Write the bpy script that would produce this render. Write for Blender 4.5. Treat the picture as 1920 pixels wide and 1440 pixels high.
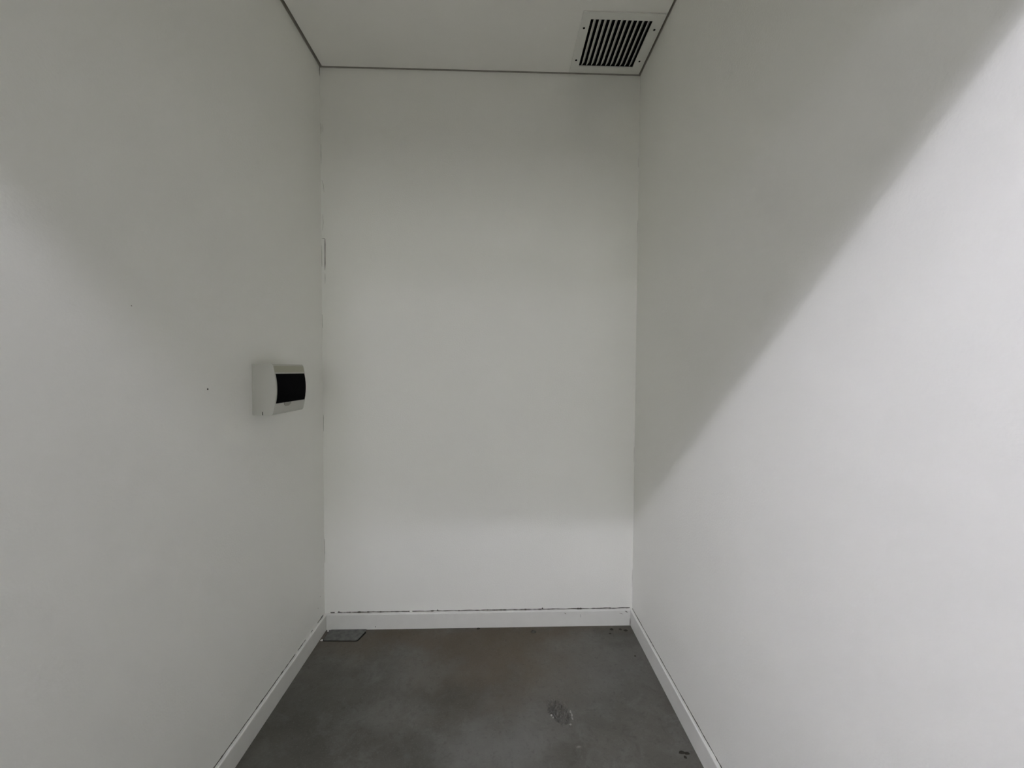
import bpy, bmesh, math, random
from mathutils import Vector, Matrix, noise

# ------------------------------------------------------------------ camera, world, exposure
SC = bpy.context.scene
COL = SC.collection
for o in list(bpy.data.objects):
    bpy.data.objects.remove(o)

W, H = 1.6155, 2.85            # closet width, height; back wall is the plane y = 0, the closet opens towards -y
FRONT_IN, FRONT_OUT = -1.75, -1.85   # front wall of the closet (the lintel over its opening)
LINTEL = 2.127                 # underside of the lintel

cam_d = bpy.data.cameras.new('camera')
cam = bpy.data.objects.new('camera', cam_d)
COL.objects.link(cam)
cam_d.sensor_width = 36.0
cam_d.lens = 744.0 / 1920.0 * 36.0
cam_d.clip_start = 0.02
C = Vector((0.8986, -2.0548, 1.3535))
r = Vector((0.99941114, -0.03376954, 0.00608179))
u = Vector((-0.00489642, 0.03507409, 0.99937272))
f = Vector((0.03396167, 0.99881401, -0.03488809))
cam.matrix_world = Matrix(((r.x, u.x, -f.x, C.x), (r.y, u.y, -f.y, C.y), (r.z, u.z, -f.z, C.z), (0, 0, 0, 1)))
SC.camera = cam

world = bpy.data.worlds.new('world')
SC.world = world
world.use_nodes = True
world.node_tree.nodes['Background'].inputs['Color'].default_value = (0.02, 0.02, 0.02, 1)
world.node_tree.nodes['Background'].inputs['Strength'].default_value = 0.0

SC.view_settings.view_transform = 'Standard'
SC.view_settings.look = 'None'
SC.view_settings.gamma = 1.0
SC.view_settings.use_curve_mapping = False
SC.view_settings.exposure = -0.06
SC.cycles.use_denoising = True
SC.cycles.max_bounces = 12
SC.cycles.diffuse_bounces = 12
SC.cycles.use_adaptive_sampling = True
SC.cycles.adaptive_threshold = 0.02
SC.cycles.sample_clamp_indirect = 0.0
SC.cycles.caustics_reflective = False
SC.cycles.caustics_refractive = False

# lamps and added fill light outside (built further down): x0, x1, y, z, width, strength
FILL_COL, FILL = (0.98, 1.0, 0.97), 3.15
LAMP_COL = (0.96, 0.95, 1.09)
LAMPS = [(0.32, -2.23, 2.45, 0.79, 0.046, 'bare white bulb hanging low, just outside the closet opening'),
         (-0.20, -4.50, 2.60, 0.72, 0.170, 'large white globe added as soft fill light, unseen in the room outside')]  # the globe is an added fill lamp, enlarged to soften its shadow edge
TUBE = (-0.58, 0.02, -2.51, 2.69, 0.015, 380.0)

# ------------------------------------------------------------------ materials
def mat(name):
    m = bpy.data.materials.new(name)
    m.use_nodes = True
    nt = m.node_tree
    b = nt.nodes['Principled BSDF']
    return m, nt, b

def N(nt, t, **kw):
    n = nt.nodes.new(t)
    for k, v in kw.items():
        setattr(n, k, v)
    return n

def plain(name, col, rough=0.5, spec=0.5, metal=0.0, var=0.06, scale=30.0, bump=0.0, bscale=300.0):
    """procedural: colour with a slight noise variation, optional fine bump"""
    m, nt, b = mat(name)
    tc = N(nt, 'ShaderNodeTexCoord')
    nz = N(nt, 'ShaderNodeTexNoise')
    nz.inputs['Scale'].default_value = scale
    nz.inputs['Detail'].default_value = 2
    nt.links.new(tc.outputs['Object'], nz.inputs['Vector'])
    mx = N(nt, 'ShaderNodeMix', data_type='RGBA')
    mx.inputs[6].default_value = (*[c * (1 - var) for c in col], 1)
    mx.inputs[7].default_value = (*[min(1, c * (1 + var)) for c in col], 1)
    nt.links.new(nz.outputs['Fac'], mx.inputs[0])
    nt.links.new(mx.outputs[2], b.inputs['Base Color'])
    b.inputs['Roughness'].default_value = rough
    b.inputs['Specular IOR Level'].default_value = spec
    b.inputs['Metallic'].default_value = metal
    if bump:
        n2 = N(nt, 'ShaderNodeTexNoise')
        n2.inputs['Scale'].default_value = bscale
        n2.inputs['Detail'].default_value = 1
        nt.links.new(tc.outputs['Object'], n2.inputs['Vector'])
        bp = N(nt, 'ShaderNodeBump')
        bp.inputs['Strength'].default_value = bump
        bp.inputs['Distance'].default_value = 0.002
        nt.links.new(n2.outputs['Fac'], bp.inputs['Height'])
        nt.links.new(bp.outputs['Normal'], b.inputs['Normal'])
    return m

WALLC = (0.88, 0.88, 0.84)      # fresh white paint in the closet
CORR = (0.60, 0.60, 0.58)       # duller paint in the corridor
CEILC = (0.85, 0.845, 0.805)
M = {
    'wall': plain('white_wall_paint', WALLC, 0.55, 0.3, var=0.012, scale=3, bump=0.22, bscale=170),
    'corridor': plain('corridor_paint', CORR, 0.7, 0.2, var=0.02, scale=3),
    'bounce_floor': plain('pale_bounce_floor', (0.45, 0.44, 0.42), 0.5, 0.4, var=0.05, scale=2),
    'ceiling': plain('white_ceiling_paint', CEILC, 0.7, 0.2, var=0.012, scale=4, bump=0.06, bscale=200),
    'skirting': plain('white_skirting_paint', (0.76, 0.76, 0.725), 0.45, 0.4, var=0.05, scale=14, bump=0.05),
    'gap': plain('dark_dirt', (0.10, 0.095, 0.08), 0.9, 0.1, var=0.35, scale=60),
    'crack': plain('crack_shadowy_dust', (0.30, 0.29, 0.26), 0.9, 0.1, var=0.3, scale=60),
    'joint_shade': plain('painted_joint_shade', (0.46, 0.44, 0.40), 0.9, 0.1, var=0.2, scale=20),  # darkens the ceiling joint, shade as colour
    'chip': plain('fresh_broken_concrete', (0.30, 0.295, 0.27), 0.9, 0.1, var=0.2, scale=200),
    'tab': plain('grey_plastic', (0.31, 0.305, 0.265), 0.45, 0.25, var=0.02),
    'plastic': plain('off_white_plastic', (0.53, 0.53, 0.485), 0.45, 0.25, var=0.015),
    'plastic_shade': plain('shaded_plastic', (0.43, 0.425, 0.335), 0.45, 0.25, var=0.015),
    'smoked': plain('smoked_black_plastic', (0.0028, 0.0028, 0.0032), 0.25, 0.004, var=0.1),
    'grille': plain('white_powder_coat', (0.74, 0.745, 0.70), 0.4, 0.4, var=0.02),
    'duct': plain('black_duct_lining', (0.006, 0.006, 0.007), 0.9, 0.05),
    'screw': plain('black_screw', (0.004, 0.004, 0.004), 0.8, 0.02),
    'plate': plain('dull_zinc_sheet', (0.135, 0.137, 0.127), 0.6, 0.2, var=0.55, scale=45),
    'plate_edge': plain('plate_joint_dirt', (0.012, 0.012, 0.010), 0.9, 0.1),
    'plaster': plain('white_plaster', (0.75, 0.74, 0.70), 0.8, 0.2, var=0.1),
    'spot': plain('dark_floor_spot', (0.043, 0.040, 0.032), 0.9, 0.1, var=0.4, scale=90),
    'crumb': plain('grey_mortar', (0.09, 0.088, 0.075), 0.9, 0.1, var=0.4, scale=90),
    'housing': plain('white_enamel', (0.8, 0.8, 0.8), 0.35, 0.5, var=0.01),
}

def make_floor_mat():
    m, nt, b = mat('stained_concrete')
    L = nt.links.new
    tc = N(nt, 'ShaderNodeTexCoord')
    P = tc.outputs['Object']

    def nz(scale, detail=5, rough=0.55, dist=0.0):
        n = N(nt, 'ShaderNodeTexNoise')
        n.inputs['Scale'].default_value = scale
        n.inputs['Detail'].default_value = detail
        n.inputs['Roughness'].default_value = rough
        n.inputs['Distortion'].default_value = dist
        L(P, n.inputs['Vector'])
        return n

    def ramp(src, a, c, lo=0.0, hi=1.0):
        q = N(nt, 'ShaderNodeMapRange')
        q.inputs['From Min'].default_value = a
        q.inputs['From Max'].default_value = c
        q.inputs['To Min'].default_value = lo
        q.inputs['To Max'].default_value = hi
        L(src, q.inputs['Value'])
        return q.outputs['Result']

    def mix(fac, A, B):
        q = N(nt, 'ShaderNodeMix', data_type='RGBA')
        L(fac, q.inputs[0])
        for i, v in ((6, A), (7, B)):
            if isinstance(v, tuple):
                q.inputs[i].default_value = (*v, 1)
            else:
                L(v, q.inputs[i])
        return q.outputs[2]

    # position warped by noise so that stains have ragged outlines
    wn = nz(5.0, 6, 0.65)
    sub = N(nt, 'ShaderNodeVectorMath', operation='SUBTRACT')
    L(wn.outputs['Color'], sub.inputs[0]); sub.inputs[1].default_value = (0.5, 0.5, 0.5)
    scl = N(nt, 'ShaderNodeVectorMath', operation='SCALE'); L(sub.outputs[0], scl.inputs[0]); scl.inputs['Scale'].default_value = 0.45
    add = N(nt, 'ShaderNodeVectorMath', operation='ADD'); L(P, add.inputs[0]); L(scl.outputs[0], add.inputs[1])
    PW = add.outputs[0]

    def blob(x, y, rx, ry, soft=1.0):
        s = N(nt, 'ShaderNodeVectorMath', operation='SUBTRACT'); L(PW, s.inputs[0]); s.inputs[1].default_value = (x, y, 0)
        d = N(nt, 'ShaderNodeVectorMath', operation='MULTIPLY'); L(s.outputs[0], d.inputs[0]); d.inputs[1].default_value = (1 / rx, 1 / ry, 0)
        l = N(nt, 'ShaderNodeVectorMath', operation='LENGTH'); L(d.outputs[0], l.inputs[0])
        return ramp(l.outputs['Value'], 0.15, 1.0, soft, 0.0)

    col = mix(ramp(nz(2.6, 7, 0.6, 0.3).outputs['Fac'], 0.35, 0.66), (0.087, 0.083, 0.070), (0.131, 0.126, 0.110))
    col = mix(ramp(nz(11, 8, 0.7, 0.6).outputs['Fac'], 0.48, 0.68, 0, 0.6), col, (0.165, 0.165, 0.152))
    col = mix(ramp(nz(22, 8, 0.75, 0.8).outputs['Fac'], 0.52, 0.70, 0, 0.5), col, (0.062, 0.060, 0.050))
    for (x, y, rx, ry, s, c) in STAINS:
        col = mix(blob(x, y, rx, ry, s), col, c)
    col = mix(ramp(nz(48, 6, 0.7).outputs['Fac'], 0.54, 0.72, 0, 0.45), col, (0.05, 0.049, 0.042))
    col = mix(ramp(nz(160, 3, 0.6).outputs['Fac'], 0.56, 0.74, 0, 0.35), col, (0.19, 0.19, 0.175))
    L(col, b.inputs['Base Color'])
    b.inputs['Specular IOR Level'].default_value = 0.3
    L(ramp(nz(4, 4).outputs['Fac'], 0.3, 0.7, 0.55, 0.8), b.inputs['Roughness'])
    bp = N(nt, 'ShaderNodeBump')
    bp.inputs['Strength'].default_value = 0.25
    bp.inputs['Distance'].default_value = 0.003
    L(nz(60, 6, 0.65).outputs['Fac'], bp.inputs['Height'])
    L(bp.outputs['Normal'], b.inputs['Normal'])
    return m

BROWN, PALE, DARK = (0.108, 0.087, 0.060), (0.160, 0.160, 0.145), (0.062, 0.061, 0.050)
STAINS = [(0.95, -0.26, 0.52, 0.34, 0.85, BROWN), (0.50, -0.08, 0.85, 0.17, 0.75, BROWN), (1.25, -0.05, 0.55, 0.10, 0.7, BROWN),
          (0.93, -0.66, 0.30, 0.16, 0.75, PALE), (0.42, -0.55, 0.16, 0.10, 0.6, PALE), (0.56, -0.27, 0.26, 0.12, 0.35, PALE),
          (1.36, -0.32, 0.36, 0.34, 0.5, PALE), (1.15, -0.50, 0.25, 0.2, 0.3, PALE),
          (0.18, -0.55, 0.32, 0.40, 0.6, DARK), (0.70, -0.42, 0.24, 0.10, 0.45, DARK), (1.52, -0.10, 0.16, 0.10, 0.5, DARK),
          (0.62, -0.72, 0.2, 0.15, 0.45, DARK)]
M['floor'] = make_floor_mat()

def emit_mat(name, col, strength):
    m, nt, b = mat(name)
    b.inputs['Base Color'].default_value = (0.8, 0.8, 0.8, 1)
    b.inputs['Emission Color'].default_value = (*col, 1)
    b.inputs['Emission Strength'].default_value = strength
    return m

# ------------------------------------------------------------------ mesh helpers
def link(name, me, m, parent=None, smooth=False):
    o = bpy.data.objects.new(name, me)
    COL.objects.link(o)
    if m is not None:
        me.materials.append(m)
    if smooth:
        for p in me.polygons:
            p.use_smooth = True
    if parent is not None:
        o.parent = parent
    return o

def from_bm(name, bm, m, parent=None, smooth=False):
    bmesh.ops.recalc_face_normals(bm, faces=bm.faces[:])
    me = bpy.data.meshes.new(name)
    bm.to_mesh(me)
    bm.free()
    return link(name, me, m, parent, smooth)

def hexa(bm, pts):
    """8 points: bottom ring 0-3, top ring 4-7"""
    v = [bm.verts.new(p) for p in pts]
    for q in ((3, 2, 1, 0), (4, 5, 6, 7), (0, 1, 5, 4), (1, 2, 6, 5), (2, 3, 7, 6), (3, 0, 4, 7)):
        bm.faces.new([v[i] for i in q])
    return v

def box(bm, x0, x1, y0, y1, z0, z1):
    return hexa(bm, [(x0, y0, z0), (x1, y0, z0), (x1, y1, z0), (x0, y1, z0), (x0, y0, z1), (x1, y0, z1), (x1, y1, z1), (x0, y1, z1)])

def bevel_all(bm, w, seg=2, ang=0.5):
    es = [e for e in bm.edges if len(e.link_faces) == 2 and e.calc_face_angle(0) > ang]
    bmesh.ops.bevel(bm, geom=es, offset=w, segments=seg, profile=0.5, affect='EDGES', clamp_overlap=True)

def struct(o):
    o['kind'] = 'structure'
    return o

def thing(name, loc, label, cat, group=None):
    o = bpy.data.objects.new(name, None)
    COL.objects.link(o)
    o.location = loc
    o.empty_display_size = 0.05
    tag(o, label, cat, group)
    return o

def tag(o, label, cat, group=None):
    o['label'] = label
    o['category'] = cat
    if group:
        o['group'] = group
    return o

def rib(points, widths, normal, lift=0.0006):
    """flat irregular ribbon along points, lying on a surface with this normal"""
    bm = bmesh.new()
    n = Vector(normal)
    prev = None
    for i, p in enumerate(points):
        p = Vector(p)
        a = Vector(points[max(0, i - 1)]); c = Vector(points[min(len(points) - 1, i + 1)])
        t = (c - a).normalized()
        s = t.cross(n).normalized() * widths[i] / 2
        cur = (bm.verts.new(p + s + n * lift), bm.verts.new(p - s + n * lift))
        if prev:
            bm.faces.new((prev[0], cur[0], cur[1], prev[1]))
        prev = cur
    return bm

# ------------------------------------------------------------------ setting
# walls are very slightly out of plumb, as in the photograph
XL = lambda z: 0.0045 * z / H
XR = lambda z: 1.618 - 0.005 * z / H
CZ = lambda x: 2.849 + 0.0075 * x / W       # ceiling height across
TOP = 2.96

def wall_side(name, left):
    bm = bmesh.new()
    T = 0.10
    if left:
        hexa(bm, [(-T, FRONT_IN, 0), (XL(0), FRONT_IN, 0), (XL(0), 0.0, 0), (-T, 0.0, 0),
                  (-T, FRONT_IN, TOP), (XL(TOP), FRONT_IN, TOP), (XL(TOP), 0.0, TOP), (-T, 0.0, TOP)])
    else:
        R = W + T
        hexa(bm, [(XR(0), FRONT_IN, 0), (R, FRONT_IN, 0), (R, 0.0, 0), (XR(0), 0.0, 0),
                  (XR(TOP), FRONT_IN, TOP), (R, FRONT_IN, TOP), (R, 0.0, TOP), (XR(TOP), 0.0, TOP)])
    return struct(from_bm(name, bm, M['wall']))

wall_left = wall_side('wall_left', True)
wall_right = wall_side('wall_right', False)
bm = bmesh.new(); box(bm, -0.10, W + 0.10, 0.0, 0.10, 0, TOP)
wall_back = struct(from_bm('wall_back', bm, M['wall']))

# corridor in front of the closet
CX0, CX1, CY = -3.4, 5.0, -10.0
bm = bmesh.new()
box(bm, CX0, 0.0, FRONT_OUT, FRONT_IN, 0, TOP)
box(bm, 1.618, CX1, FRONT_OUT, FRONT_IN, 0, TOP)
box(bm, 0.0, 1.618, FRONT_OUT, FRONT_IN, LINTEL, TOP)
wall_front = struct(from_bm('wall_front', bm, M['wall']))
for nm, a in (('wall_corridor', (CX0, CX1, CY - 0.1, CY, 0, TOP)), ('wall_corridor_left', (CX0 - 0.1, CX0, CY - 0.1, FRONT_IN, 0, TOP)),
              ('wall_corridor_right', (CX1, CX1 + 0.1, CY - 0.1, FRONT_IN, 0, TOP))):
    bm = bmesh.new(); box(bm, *a); struct(from_bm(nm, bm, M['corridor']))
bm = bmesh.new(); box(bm, CX0, CX1, CY, FRONT_OUT, 2.85, TOP)
struct(from_bm('ceiling_corridor', bm, M['corridor']))

# added glowing glazing, unseen, that brightens the back wall through the opening
FILL_RECT = (-1.2, 2.8, 0.25, 2.65)
def add_fill_window():
    x0, x1, z0, z1 = FILL_RECT
    n = 3
    bm = bmesh.new()
    fw = 0.05
    for k in range(n + 1):
        x = x0 + (x1 - x0) * k / n
        box(bm, x - fw / 2, x + fw / 2, CY + .001, CY + .06, z0, z1)
    for z in (z0, z1):
        box(bm, x0 - fw / 2, x1 + fw / 2, CY + .001, CY + .06, z - fw / 2, z + fw / 2)
    w = struct(from_bm('fill_window', bm, M['housing']))
    pm = emit_mat('fill_glow', FILL_COL, FILL)
    for k in range(n):
        a = x0 + (x1 - x0) * k / n + fw / 2; c = x0 + (x1 - x0) * (k + 1) / n - fw / 2
        bm = bmesh.new(); box(bm, a, c, CY + .01, CY + .02, z0 + fw / 2, z1 - fw / 2)
        from_bm('fill_pane', bm, pm, w)
if FILL > 0:
    add_fill_window()

# closet ceiling: board held a little off the walls (open joint), with the cut-out for the grille, slab above
GX0, GX1, GY0, GY1 = 1.2845, 1.5525, -0.3245, -0.0605     # grille opening
bm = bmesh.new()
gl, gr, gb = 0.0150, 0.0110, 0.0115
xs = [XL(H) + gl, GX0 - 0.004, GX1 + 0.004, XR(H) - gr]
ys = [FRONT_IN, GY0 - 0.004, GY1 + 0.004, -gb]
for i in range(3):
    for j in range(3):
        if i == 1 and j == 1:
            continue
        x0, x1, y0, y1 = xs[i], xs[i + 1], ys[j], ys[j + 1]
        hexa(bm, [(x0, y0, CZ(x0)), (x1, y0, CZ(x1)), (x1, y1, CZ(x1)), (x0, y1, CZ(x0)),
                  (x0, y0, CZ(x0) + .032), (x1, y0, CZ(x1) + .032), (x1, y1, CZ(x1) + .032), (x0, y1, CZ(x0) + .032)])
box(bm, -0.10, W + 0.10, FRONT_IN, 0.10, TOP, TOP + 0.08)
bmesh.ops.remove_doubles(bm, verts=bm.verts[:], dist=1e-5)
ceiling = struct(from_bm('ceiling', bm, M['ceiling']))
# dark strips in the open ceiling joint: its shade put into the colour
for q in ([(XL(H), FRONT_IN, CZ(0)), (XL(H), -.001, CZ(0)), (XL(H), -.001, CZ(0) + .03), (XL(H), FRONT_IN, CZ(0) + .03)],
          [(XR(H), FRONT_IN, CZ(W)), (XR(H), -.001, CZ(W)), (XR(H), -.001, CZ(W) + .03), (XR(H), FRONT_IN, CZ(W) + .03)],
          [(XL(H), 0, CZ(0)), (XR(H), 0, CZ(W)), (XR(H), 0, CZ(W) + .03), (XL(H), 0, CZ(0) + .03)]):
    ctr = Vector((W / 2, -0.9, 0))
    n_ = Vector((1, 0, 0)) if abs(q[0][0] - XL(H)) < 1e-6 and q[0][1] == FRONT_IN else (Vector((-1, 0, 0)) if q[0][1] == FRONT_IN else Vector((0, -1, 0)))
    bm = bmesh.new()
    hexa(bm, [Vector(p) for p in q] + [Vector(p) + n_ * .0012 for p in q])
    from_bm('joint_gap', bm, M['joint_shade'], ceiling)

# floor: one concrete slab, finely meshed around the chipped hollow
CRX, CRY = 1.146, -0.532
def frange(a, b, n):
    return [a + (b - a) * i / n for i in range(n + 1)]
fx = frange(-0.1, 1.05, 9) + frange(1.052, 1.24, 78) + frange(1.26, 1.72, 5)
fy = frange(FRONT_OUT, -0.66, 9) + frange(-0.645, -0.425, 90) + frange(-0.40, 0.10, 5)
outline = [(1.0997, -.4833), (1.120, -.474), (1.1361, -.4737), (1.1683, -.4929), (1.1833, -.5313), (1.1907, -.5607), (1.1769, -.5907),
           (1.1496, -.5945), (1.123, -.5659), (1.1054, -.5415), (1.1003, -.5141)]
angs = sorted((math.atan2(y - CRY, x - CRX), math.hypot(x - CRX, y - CRY)) for x, y in outline)
def orad(a):
    for k in range(len(angs)):
        a0, r0 = angs[k]
        a1, r1 = angs[(k + 1) % len(angs)]
        if k == len(angs) - 1:
            a1 += 2 * math.pi
        aa = a if a >= a0 or k < len(angs) - 1 else a + 2 * math.pi
        if a0 <= aa <= a1:
            return r0 + (r1 - r0) * (aa - a0) / (a1 - a0)
    return angs[0][1]
def crater(x, y):
    d = math.hypot(x - CRX, y - CRY)
    if d > 0.11:
        return 0.0
    a = math.atan2(y - CRY, x - CRX)
    R = orad(a) * (1 + 0.10 * noise.noise((x * 160, y * 160, 3)))
    q = d / R
    if q > 1.12:
        return 0.0
    rough = noise.fractal((x * 120, y * 120, 0.3), 1.0, 2.0, 4)
    if q < 1:
        k = min(1, (1 - q) / 0.22)
        return -0.013 * k * (0.6 + 0.9 * max(-0.6, min(0.9, rough)))
    return 0.0035 * max(0, rough + 0.15) * (1.12 - q) / 0.12
me = bpy.data.meshes.new('floor')
nx, ny = len(fx), len(fy)
verts = [(x, y, crater(x, y)) for y in fy for x in fx]
faces = [(j * nx + i, j * nx + i + 1, (j + 1) * nx + i + 1, (j + 1) * nx + i) for j in range(ny - 1) for i in range(nx - 1)]
me.from_pydata(verts, [], faces)
floor = struct(link('floor', me, M['floor']))
bm = bmesh.new(); box(bm, CX0 - 0.1, CX1 + 0.1, CY - 0.1, FRONT_OUT, -0.08, 0.0)
struct(from_bm('floor_outside', bm, M['bounce_floor']))  # unseen floor, made pale to bounce light up into the closet

# ------------------------------------------------------------------ skirting boards
BT = 0.012
def skirting(name, along, a0, a1, hts, wall):
    """board with eased top edge and a dirty open joint along its top; along = 'x' (back) or 'y' (left / right)"""
    sg = {'back': 1, 'left': 1, 'right': -1}[wall]
    bm = bmesh.new()
    prof = lambda h: [(0.0005, 0.0), (BT, 0.0), (BT, h - 0.004), (BT - 0.0012, h - 0.0012), (BT - 0.004, h), (0.0005, h)]
    rings = []
    nseg = 14
    for k in range(nseg + 1):
        t = k / nseg
        a = a0 + (a1 - a0) * t
        h = hts[0] + (hts[1] - hts[0]) * t + 0.0006 * math.sin(9 * t + 2)
        ring = []
        for (d, z) in prof(h):
            if wall == 'back':
                p = (a, -d, z)
            elif wall == 'left':
                p = (XL(z) + d, a, z)
            else:
                p = (XR(z) - d, a, z)
            ring.append(bm.verts.new(p))
        rings.append(ring)
    for A, B in zip(rings, rings[1:]):
        for i in range(len(A)):
            j = (i + 1) % len(A)
            bm.faces.new((A[i], A[j], B[j], B[i]))
    bm.faces.new(rings[0]); bm.faces.new(rings[-1][::-1])
    return struct(from_bm(name, bm, M['skirting']))

HB = {'left': 0.0805, 'right': 0.0835}
bb_back = skirting('baseboard_back', 'x', 0.013, 1.605, (0.0815, 0.0845), 'back')
bb_left = skirting('baseboard_left', 'y', FRONT_IN, -0.0005, (0.080, 0.0815), 'left')
bb_right = skirting('baseboard_right', 'y', FRONT_IN, -0.0005, (0.083, 0.0845), 'right')

def joint(parent, fn, t0, t1, n, base_w, normal, seed, breaks=()):
    """ragged dark joint between skirting and wall, in several runs"""
    rnd = random.Random(seed)
    runs, cur = [], []
    for k in range(n + 1):
        t = t0 + (t1 - t0) * k / n
        if any(b0 < t < b1 for b0, b1 in breaks):
            if len(cur) > 2: runs.append(cur)
            cur = []
            continue
        w = base_w * (0.85 + 0.5 * noise.noise((t * 14, seed, 0)) + 0.45 * noise.noise((t * 55, seed, 2)))
        if rnd.random() < 0.05: w *= 1.7
        off = 0.0012 * noise.noise((t * 22, seed, 5))
        cur.append((fn(t, off), max(0.0007, w)))
    if len(cur) > 2: runs.append(cur)
    for rn in runs:
        bmj = rib([p for p, _ in rn], [w for _, w in rn], normal)
        from_bm('joint_gap', bmj, M['gap'], parent)

joint(bb_back, lambda t, o: (t, 0.0, 0.0842 + 0.003 * t / W + o + 0.0015), 0.030, 1.606, 220, 0.0052, (0, -1, 0), 1, ((0.052, 0.060), (0.445, 0.449)))
joint(bb_left, lambda t, o: (XL(.09), t, 0.0848 + o), -1.74, -0.02, 220, 0.0048, (1, 0, 0), 2, ((-0.30, -0.285), (-0.20, -0.155), (-0.13, -0.09)))
joint(bb_right, lambda t, o: (XR(.09), t, 0.0875 + o), -1.74, -0.005, 220, 0.0052, (-1, 0, 0), 3, ())
# corner joints of the boards and small nicks on the back board
def nick(parent, pts, ws, normal, m='gap', name='nick'):
    return from_bm(name, rib(pts, ws, normal), M[m], parent)
nick(bb_back, [(1.6035, -BT, .002), (1.6045, -BT, .020), (1.6035, -BT, .040)], [.002, .003, .001], (0, -1, 0))
nick(bb_back, [(1.575, -BT, .079), (1.583, -BT, .0755), (1.590, -BT, .071)], [.001, .0045, .002], (0, -1, 0))
nick(bb_back, [(1.545, -BT, .068), (1.555, -BT, .066), (1.566, -BT, .062)], [.0006, .0022, .0006], (0, -1, 0), 'crack')
nick(bb_back, [(1.252, -BT, .073), (1.258, -BT, .070), (1.262, -BT, .066)], [.001, .0035, .001], (0, -1, 0), 'crack')
nick(bb_back, [(1.338, -BT, .066), (1.338, -BT, .056), (1.3385, -BT, .048)], [.0008, .002, .0008], (0, -1, 0), 'crack')
nick(bb_back, [(0.262, -BT, .0135), (0.2646, -BT, .0147), (0.267, -BT, .0135)], [.002, .005, .002], (0, -1, 0))
nick(bb_left, [(XL(0) + BT, -.006, .004), (XL(0) + BT, -.007, .035), (XL(0) + BT, -.006, .07)], [.001, .003, .001], (1, 0, 0))
# two small clots of dirt standing on the top of the back board
for (x, z, w) in ((0.585, 0.0885, 0.005), (1.137, 0.091, 0.006), (0.073, 0.086, 0.008)):
    nick(wall_back, [(x - w / 2, 0, z), (x, 0, z + .003), (x + w / 2, 0, z)], [.003, .009, .003], (0, -1, 0), name='dirt_spot')

# ------------------------------------------------------------------ cracks and marks on the walls
nick(wall_back, [(.0055, 0, 2.0105), (.0140, 0, 2.0100), (.0205, 0, 2.0092)], [.0012, .0018, .0022], (0, -1, 0), 'crack', 'crack')
nick(wall_back, [(.0212, 0, 2.009), (.0213, 0, 1.98), (.0208, 0, 1.93), (.0204, 0, 1.885), (.0196, 0, 1.852)], [.0022, .0036, .0030, .0040, .0012], (0, -1, 0), 'gap', 'crack')
nick(wall_back, [(.0196, 0, 1.838), (.0203, 0, 1.812), (.0196, 0, 1.785)], [.0006, .0016, .0006], (0, -1, 0), 'crack', 'crack')
nick(wall_back, [(.0060, 0, 2.580), (.0072, 0, 2.555), (.0066, 0, 2.527)], [.0006, .0018, .0006], (0, -1, 0), 'crack', 'crack')
nick(wall_back, [(.0160, 0, 2.575), (.0168, 0, 2.553), (.0162, 0, 2.535)], [.0006, .0013, .0006], (0, -1, 0), 'crack', 'crack')
nick(wall_back, [(.0090, 0, 2.30), (.0150, 0, 2.28), (.0190, 0, 2.24)], [.0006, .0013, .0006], (0, -1, 0), 'crack', 'crack')
nick(wall_back, [(.0120, 0, 2.13), (.0135, 0, 2.09), (.0100, 0, 2.05)], [.0006, .0013, .0006], (0, -1, 0), 'crack', 'crack')
# dark hook of dirt where the open ceiling joint meets the left corner
nick(wall_left, [(XL(2.84), -.004, 2.848), (XL(2.83), -.007, 2.832), (XL(2.82), -.006, 2.818), (XL(2.81), -.003, 2.806)], [.004, .006, .005, .001], (1, 0, 0), 'gap', 'crack')
# hairline along both vertical corners, where wall meets wall
def hair(parent, x_of, n_, seed, z0, z1, w, gaps):
    cur = []
    K = 260
    for k in range(K + 1):
        z = z0 + (z1 - z0) * k / K
        a = noise.noise((z * 6, seed, 1)) + 0.4 * noise.noise((z * 25, seed, 4))
        if a < gaps:
            if len(cur) > 3:
                from_bm('hairline_crack', rib([p for p, _ in cur], [q for _, q in cur], n_), M['crack'], parent)
            cur = []
        else:
            cur.append((x_of(z), w * min(1.2, 0.35 + (a - gaps) * 2)))
    if len(cur) > 3:
        from_bm('hairline_crack', rib([p for p, _ in cur], [q for _, q in cur], n_), M['crack'], parent)
hair(wall_back, lambda z: (XL(z) + 0.0022 + 0.0012 * noise.noise((z * 9, 7, 1)), 0, z), (0, -1, 0), 11, 0.12, 2.62, 0.0014, 0.12)
hair(wall_back, lambda z: (XR(z) - 0.0020, 0, z), (0, -1, 0), 12, 0.12, 2.80, 0.0010, 0.2)

def disc(name, parent, c, nrm, rad, m, seed=0, n=10, wob=0.3):
    bm = bmesh.new()
    nrm = Vector(nrm)
    a = nrm.orthogonal().normalized(); b_ = nrm.cross(a)
    c = Vector(c) + nrm * 0.0006
    vs = []
    for k in range(n):
        t = 2 * math.pi * k / n
        q = rad * (1 + wob * noise.noise((math.cos(t) * 1.3, math.sin(t) * 1.3, seed * 3.1)))
        vs.append(bm.verts.new(c + a * math.cos(t) * q + b_ * math.sin(t) * q))
    bm.faces.new(vs)
    return from_bm(name, bm, M[m], parent)
disc('drill_hole', wall_left, (XL(1.289), -0.802, 1.2895), (1, 0, 0), 0.0032, 'gap', 1)
disc('scuff', wall_left, (XL(1.5), -1.05, 1.505), (1, 0, 0), 0.0016, 'crack', 2)
disc('scuff', wall_left, (XL(.1), -0.075, 0.155), (1, 0, 0), 0.0022, 'crack', 3)
disc('scuff', wall_left, (XL(.1), -0.05, 0.20), (1, 0, 0), 0.0018, 'crack', 4)

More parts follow.
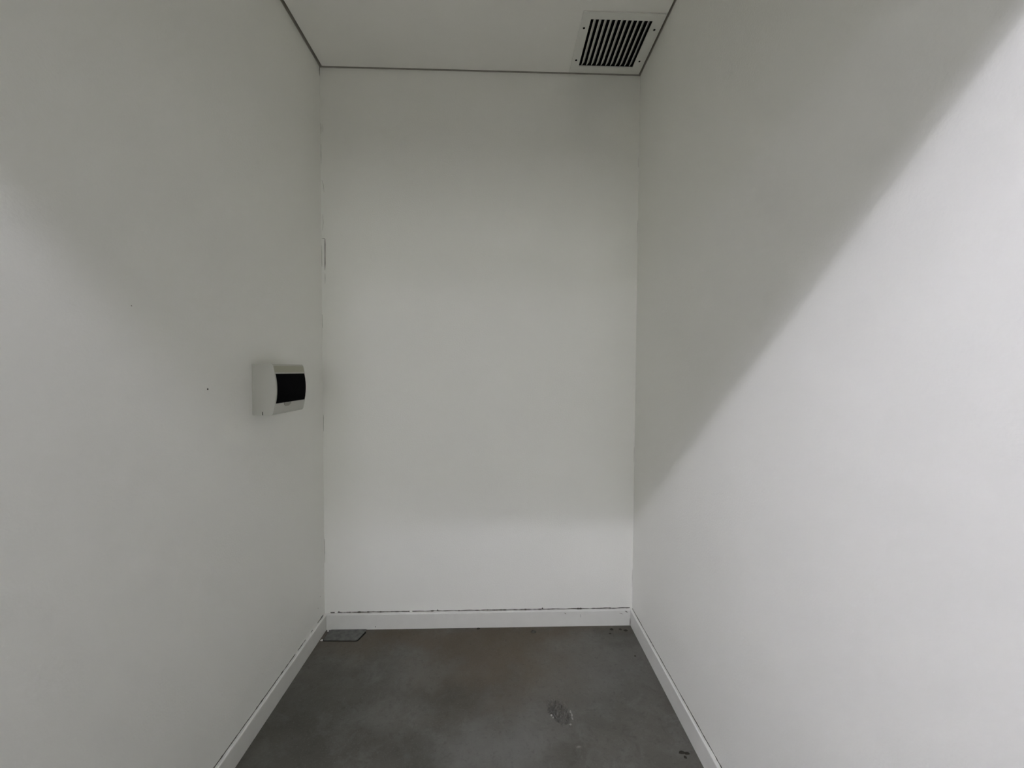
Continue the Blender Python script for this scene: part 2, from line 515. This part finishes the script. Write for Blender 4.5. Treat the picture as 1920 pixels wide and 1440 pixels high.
# ------------------------------------------------------------------ floor marks
def lump(name, x, y, rad, h, m, seed, parent=None, sx=1.0):
    bm = bmesh.new()
    bmesh.ops.create_icosphere(bm, subdivisions=2, radius=1.0)
    for v in bm.verts:
        k = 1 + 0.35 * noise.noise(v.co * 1.7 + Vector((seed * 7.3, 0, 0)))
        v.co = Vector((v.co.x * rad * sx * k, v.co.y * rad * k, max(-0.2, v.co.z) * h * k))
    o = from_bm(name, bm, M[m], parent, True)
    o.location = (x, y, 0.0)
    return o
for i, (x, y, rad, sx) in enumerate([(1.4975, -.0417, .0085, 1.2), (1.5423, -.0428, .0070, 1.1), (1.5676, -.0519, .0085, 1.3), (1.4797, -.0749, .006, 1.2),
                                     (1.5538, -.2372, .005, 1.0), (.7992, -.018, .007, 1.2)]):
    lump('dirt_spot', x, y, rad, 0.0012, 'spot', i, floor, sx)
for i, (x, y, rad, sx) in enumerate([(1.556, -.7135, .007, 1.5), (1.572, -.7165, .006, 1.7), (1.560, -.731, .0055, 1.0)]):
    lump('dirt_spot', x, y, rad, 0.001, 'spot', i + 20, floor, sx)
for i, (x, y, rad, sx) in enumerate([(1.1905, -.536, .0075, .45), (1.1930, -.550, .0085, .42), (1.1925, -.566, .0075, .45), (1.180, -.592, .004, 1.2),
                                     (1.1125, -.5495, .0055, .9), (1.1185, -.5600, .0060, .6)]):
    lump('chip', x, y, rad, 0.0026, 'chip', i + 60, floor, sx)
o = lump('mortar_crumb', 1.0855, -.0526, .010, .007, 'crumb', 40, None, 1.3)
tag(o, 'grey crumb of mortar on the concrete near the middle of the back skirting', 'crumb')

# ------------------------------------------------------------------ zinc cover plate in the back left floor corner
def rounded_poly(pts, rad, n=4):
    out = []
    for i, p in enumerate(pts):
        p = Vector(p); a = Vector(pts[i - 1]); c = Vector(pts[(i + 1) % len(pts)])
        A = p + (a - p).normalized() * rad; Cc = p + (c - p).normalized() * rad
        for k in range(n + 1):
            t = k / n
            out.append((1 - t) ** 2 * A + 2 * t * (1 - t) * p + t * t * Cc)
    return out
def slab(name, pts, z0, z1, m, parent):
    bm = bmesh.new()
    lo = [bm.verts.new((p.x, p.y, z0)) for p in pts]
    hi = [bm.verts.new((p.x, p.y, z1)) for p in pts]
    bm.faces.new(lo[::-1]); bm.faces.new(hi)
    for i in range(len(pts)):
        j = (i + 1) % len(pts)
        bm.faces.new((lo[i], lo[j], hi[j], hi[i]))
    return from_bm(name, bm, m, parent)
pl = thing('floor_cover_plate', (0, 0, 0), 'small grey metal cover plate lying in the back left corner of the concrete floor', 'cover plate')
quad = [(0.030, -0.0935), (0.200, -0.0985), (0.2235, -0.0130), (0.034, -0.0130)]
slab('plate', rounded_poly(quad, 0.010), 0.0012, 0.0035, M['plate'], pl)
rim = [(0.027, -0.0975), (0.2035, -0.1035), (0.2275, -0.032), (0.031, -0.032)]
slab('bedding', rounded_poly(rim, 0.012), 0.0001, 0.0012, M['plate_edge'], pl)
o = lump('plaster_crumb', .0255, -.0215, .0042, .009, 'plaster', 50, None, 1.0)
tag(o, 'tiny white plaster crumb tight in the floor corner behind the metal plate', 'crumb')
o = lump('plaster_crumb', .0235, -.0905, .0055, .005, 'plaster', 51, None, 1.3)
tag(o, 'tiny white plaster crumb at the front left tip of the metal plate', 'crumb')

# ------------------------------------------------------------------ surface-mounted breaker box on the left wall
BY0, BY1, BZ0, BZ1 = -0.582, -0.357, 1.183, 1.371
bx = thing('breaker_box', (XL(1.28), (BY0 + BY1) / 2, BZ0), 'off-white plastic breaker box with a black smoked window on the left wall', 'breaker box')
def loc(o):
    o.matrix_parent_inverse = Matrix.Translation(-Vector(bx.location))
    return o
def extr(bm, prof, y0, y1):
    A = [bm.verts.new((x + XL(1.28), y0, z)) for x, z in prof]
    B = [bm.verts.new((x + XL(1.28), y1, z)) for x, z in prof]
    bm.faces.new(A); bm.faces.new(B[::-1])
    for i in range(len(A)):
        j = (i + 1) % len(A)
        bm.faces.new((A[j], A[i], B[i], B[j]))
bm = bmesh.new()
box(bm, XL(1.28) + .0003, XL(1.28) + .036, BY0 + .0012, BY1 - .0012, BZ0 + .0012, BZ1 - .0012)
bevel_all(bm, 0.002)
loc(from_bm('base', bm, M['plastic'], bx))
bm = bmesh.new()
WZ0, WZ1 = 1.2255, 1.3345      # window
prof = [(.0365, BZ0), (.0365, BZ1), (.072, BZ1), (.0765, 1.364), (.0815, WZ1 + .004), (.0815, WZ1), (.0800, WZ1), (.0800, WZ0), (.0815, WZ0), (.0810, WZ0 - .004), (.0745, 1.190), (.070, BZ0)]
extr(bm, prof, BY0, BY1)
bevel_all(bm, 0.0016, 2, 0.6)
loc(from_bm('cover', bm, M['plastic'], bx))
# window: outward-curved smoked flap, its side rims and a finger tab
def arc(off, n=14):
    out = []
    for k in range(n + 1):
        t = k / n
        z = WZ1 + (WZ0 - WZ1) * t
        out.append((.0805 + .0055 * (1 - (2 * t - 1) ** 2) + off, z))
    return out
bm = bmesh.new()
front = arc(.0022); back = arc(-.0014)[::-1]
extr(bm, front + back, BY0 + .0085, BY1 - .0055)
bevel_all(bm, 0.0006, 1, 0.8)
win = loc(from_bm('window', bm, M['smoked'], bx))
for y0, y1 in ((BY0 + .0002, BY0 + .0082), (BY1 - .0052, BY1 - .0002)):
    bm = bmesh.new()
    extr(bm, arc(.0004) + [(.079, WZ0), (.079, WZ1)], y0, y1)
    loc(from_bm('window_rim', bm, M['plastic'], bx))
bm = bmesh.new()
tabp = [(-.519, 1.2250), (-.470, 1.2250), (-.474, 1.2165), (-.486, 1.2110), (-.505, 1.2105), (-.516, 1.2160)]
tx = lambda z: XL(1.28) + .0815 - (WZ0 - z) * 0.19
A = [bm.verts.new((tx(z) - .002, y, z)) for y, z in tabp]
B = [bm.verts.new((tx(z) + .0022, y, z)) for y, z in tabp]
bm.faces.new(A); bm.faces.new(B[::-1])
for i in range(6):
    j = (i + 1) % 6
    bm.faces.new((A[i], A[j], B[j], B[i]))
loc(from_bm('finger_tab', bm, M['tab'], bx))
# upper front panel faces the dim ceiling: its shade painted as darker plastic
bm = bmesh.new()
z0, z1 = WZ1 + .0058, 1.3645
px = lambda z: XL(1.28) + .0815 - (z - (WZ1 + .004)) / (1.364 - WZ1 - .004) * .005 + .0004
hexa(bm, [(px(z0) - .001, BY0 + .003, z0), (px(z0), BY0 + .003, z0), (px(z0), BY1 - .003, z0), (px(z0) - .001, BY1 - .003, z0),
          (px(z1) - .001, BY0 + .003, z1), (px(z1), BY0 + .003, z1), (px(z1), BY1 - .003, z1), (px(z1) - .001, BY1 - .003, z1)])
loc(from_bm('upper_panel', bm, M['plastic_shade'], bx))
# knock-out slot at the lower edge of the near end
bm = bmesh.new()
box(bm, XL(1.28) + .0355, XL(1.28) + .0385, BY0 - .0006, BY0 + .004, 1.1835, 1.1955)
loc(from_bm('slot', bm, M['gap'], bx))

# ------------------------------------------------------------------ ceiling grille
gx, gy = (GX0 + GX1) / 2, (GY0 + GY1) / 2
gz = CZ(gx)
gr = thing('air_vent_grille', (gx, gy, gz), 'square white ceiling vent grille with angled slats in the back right corner', 'vent grille')
def gloc(o):
    o.matrix_parent_inverse = Matrix.Translation(-Vector(gr.location))
    return o
OX0, OX1, OY0, OY1 = 1.2455, 1.5965, -0.3570, -0.0195
def ring(zs, outer, inner):
    bm = bmesh.new()
    def rect(r_, z): return [bm.verts.new(p) for p in ((r_[0], r_[2], z + CZ(r_[0])), (r_[1], r_[2], z + CZ(r_[1])), (r_[1], r_[3], z + CZ(r_[1])), (r_[0], r_[3], z + CZ(r_[0])))]
    o_lo, o_hi, i_lo, i_hi = rect(outer, zs[0]), rect(outer, zs[1]), rect(inner, zs[0]), rect(inner, zs[1])
    for i in range(4):
        j = (i + 1) % 4
        bm.faces.new((o_lo[i], o_lo[j], i_lo[j], i_lo[i]))
        bm.faces.new((o_hi[i], i_hi[i], i_hi[j], o_hi[j]))
        bm.faces.new((o_lo[i], o_hi[i], o_hi[j], o_lo[j]))
        bm.faces.new((i_lo[i], i_lo[j], i_hi[j], i_hi[i]))
    return bm
bm = ring((-.0062, -.0003), (OX0, OX1, OY0, OY1), (GX0, GX1, GY0, GY1))
es = [e for e in bm.edges if all(v.co.z < CZ(v.co.x) - .004 for v in e.verts) and e.calc_face_angle(0) > 0.5]
bmesh.ops.bevel(bm, geom=es, offset=0.003, segments=3, profile=0.5, affect='EDGES')
gloc(from_bm('frame', bm, M['grille'], gr))
bm = ring((-.0003, .075), (GX0 - .0025, GX1 + .0025, GY0 - .0025, GY1 + .0025), (GX0 - .0005, GX1 + .0005, GY0 - .0005, GY1 + .0005))
v = [bm.verts.new(p) for p in ((GX0 - .002, GY0 - .002, gz + .074), (GX1 + .002, GY0 - .002, gz + .074), (GX1 + .002, GY1 + .002, gz + .074), (GX0 - .002, GY1 + .002, gz + .074))]
bm.faces.new(v)
gloc(from_bm('duct', bm, M['duct'], gr))
NS = 11
pitch = (GX1 - GX0) / (NS + 0.36)
slat_me = None
for k in range(NS):
    x = GX0 + pitch * (k + 0.66)
    if slat_me is None:
        bm = bmesh.new()
        # section in x/z: low edge on the left with a small lip, leaning up to the right
        a = math.radians(40)
        dx, dz = math.sin(a) * .019, math.cos(a) * .019
        px_, pz_ = math.cos(a) * .0011, -math.sin(a) * .0011
        sec = [(-.0016, 0.0), (px_ + .0002, pz_ + .0004), (dx + px_, dz + pz_), (dx, dz), (-.0004, .0018)]
        L0, L1 = -(GY1 - GY0) / 2 + .0006, (GY1 - GY0) / 2 - .0006
        A = [bm.verts.new((q[0], L0, q[1])) for q in sec]; B = [bm.verts.new((q[0], L1, q[1])) for q in sec]
        bm.faces.new(A); bm.faces.new(B[::-1])
        for i in range(5):
            j = (i + 1) % 5
            bm.faces.new((A[j], A[i], B[i], B[j]))
        o = from_bm('slat', bm, M['grille'], gr)
        slat_me = o.data
    else:
        o = bpy.data.objects.new('slat', slat_me); COL.objects.link(o); o.parent = gr
    o.location = (x - gx, 0, CZ(x) - gz + .0015)
for (x, y) in ((1.2640, -.2795), (1.5745, -.2815), (1.5725, -.1035), (1.2650, -.1000)):
    bm = bmesh.new()
    bmesh.ops.create_cone(bm, cap_ends=True, segments=12, radius1=.0048, radius2=.0052, depth=.0016)
    o = from_bm('screw', bm, M['screw'], gr)
    o.location = (x - gx, y - gy, CZ(x) - gz - .0062)

# ------------------------------------------------------------------ lamps in the room outside
def bulb_light(x, y, z, watts, rad, label, group=None):
    """ceiling holder with a round bulb hanging from it"""
    t = thing('bulb_light', (x, y, 2.85), label, 'lamp', group)
    bm = bmesh.new()
    bmesh.ops.create_cone(bm, cap_ends=True, segments=24, radius1=.026, radius2=.045, depth=2.85 - z - rad * .8)
    for v in bm.verts:
        v.co.z += -(2.85 - z - rad * .8) / 2
    from_bm('lamp_holder', bm, M['housing'], t)
    bm = bmesh.new()
    bmesh.ops.create_uvsphere(bm, u_segments=16, v_segments=8, radius=rad)
    for v in bm.verts:
        v.co.z += z - 2.85
    from_bm('bulb', bm, emit_mat('bulb_glow', LAMP_COL, watts / rad ** 2), t, True)
for L_ in LAMPS:
    bulb_light(*L_)
def tube_light(x0, x1, y, z, rad, strength):
    t = thing('tube_light', ((x0 + x1) / 2, y, 2.85), 'slim white tube lamp hung below the ceiling outside, left of the closet opening', 'lamp')
    hl = (x1 - x0) / 2
    bm = bmesh.new()
    bmesh.ops.create_cone(bm, cap_ends=True, segments=12, radius1=rad, radius2=rad, depth=2 * hl)
    bmesh.ops.rotate(bm, verts=bm.verts[:], cent=(0, 0, 0), matrix=Matrix.Rotation(math.pi / 2, 3, 'Y'))
    for v in bm.verts:
        v.co.z += z - 2.85
    from_bm('tube', bm, emit_mat('tube_glow', LAMP_COL, strength), t, False)
    for s_ in (-1, 1):
        bm = bmesh.new()
        a = s_ * (hl + 0.012)
        box(bm, a - .011, a + .011, -.012, .012, z - 2.85 - .02, 0.0)
        from_bm('tube_holder', bm, M['housing'], t)
tube_light(*TUBE)
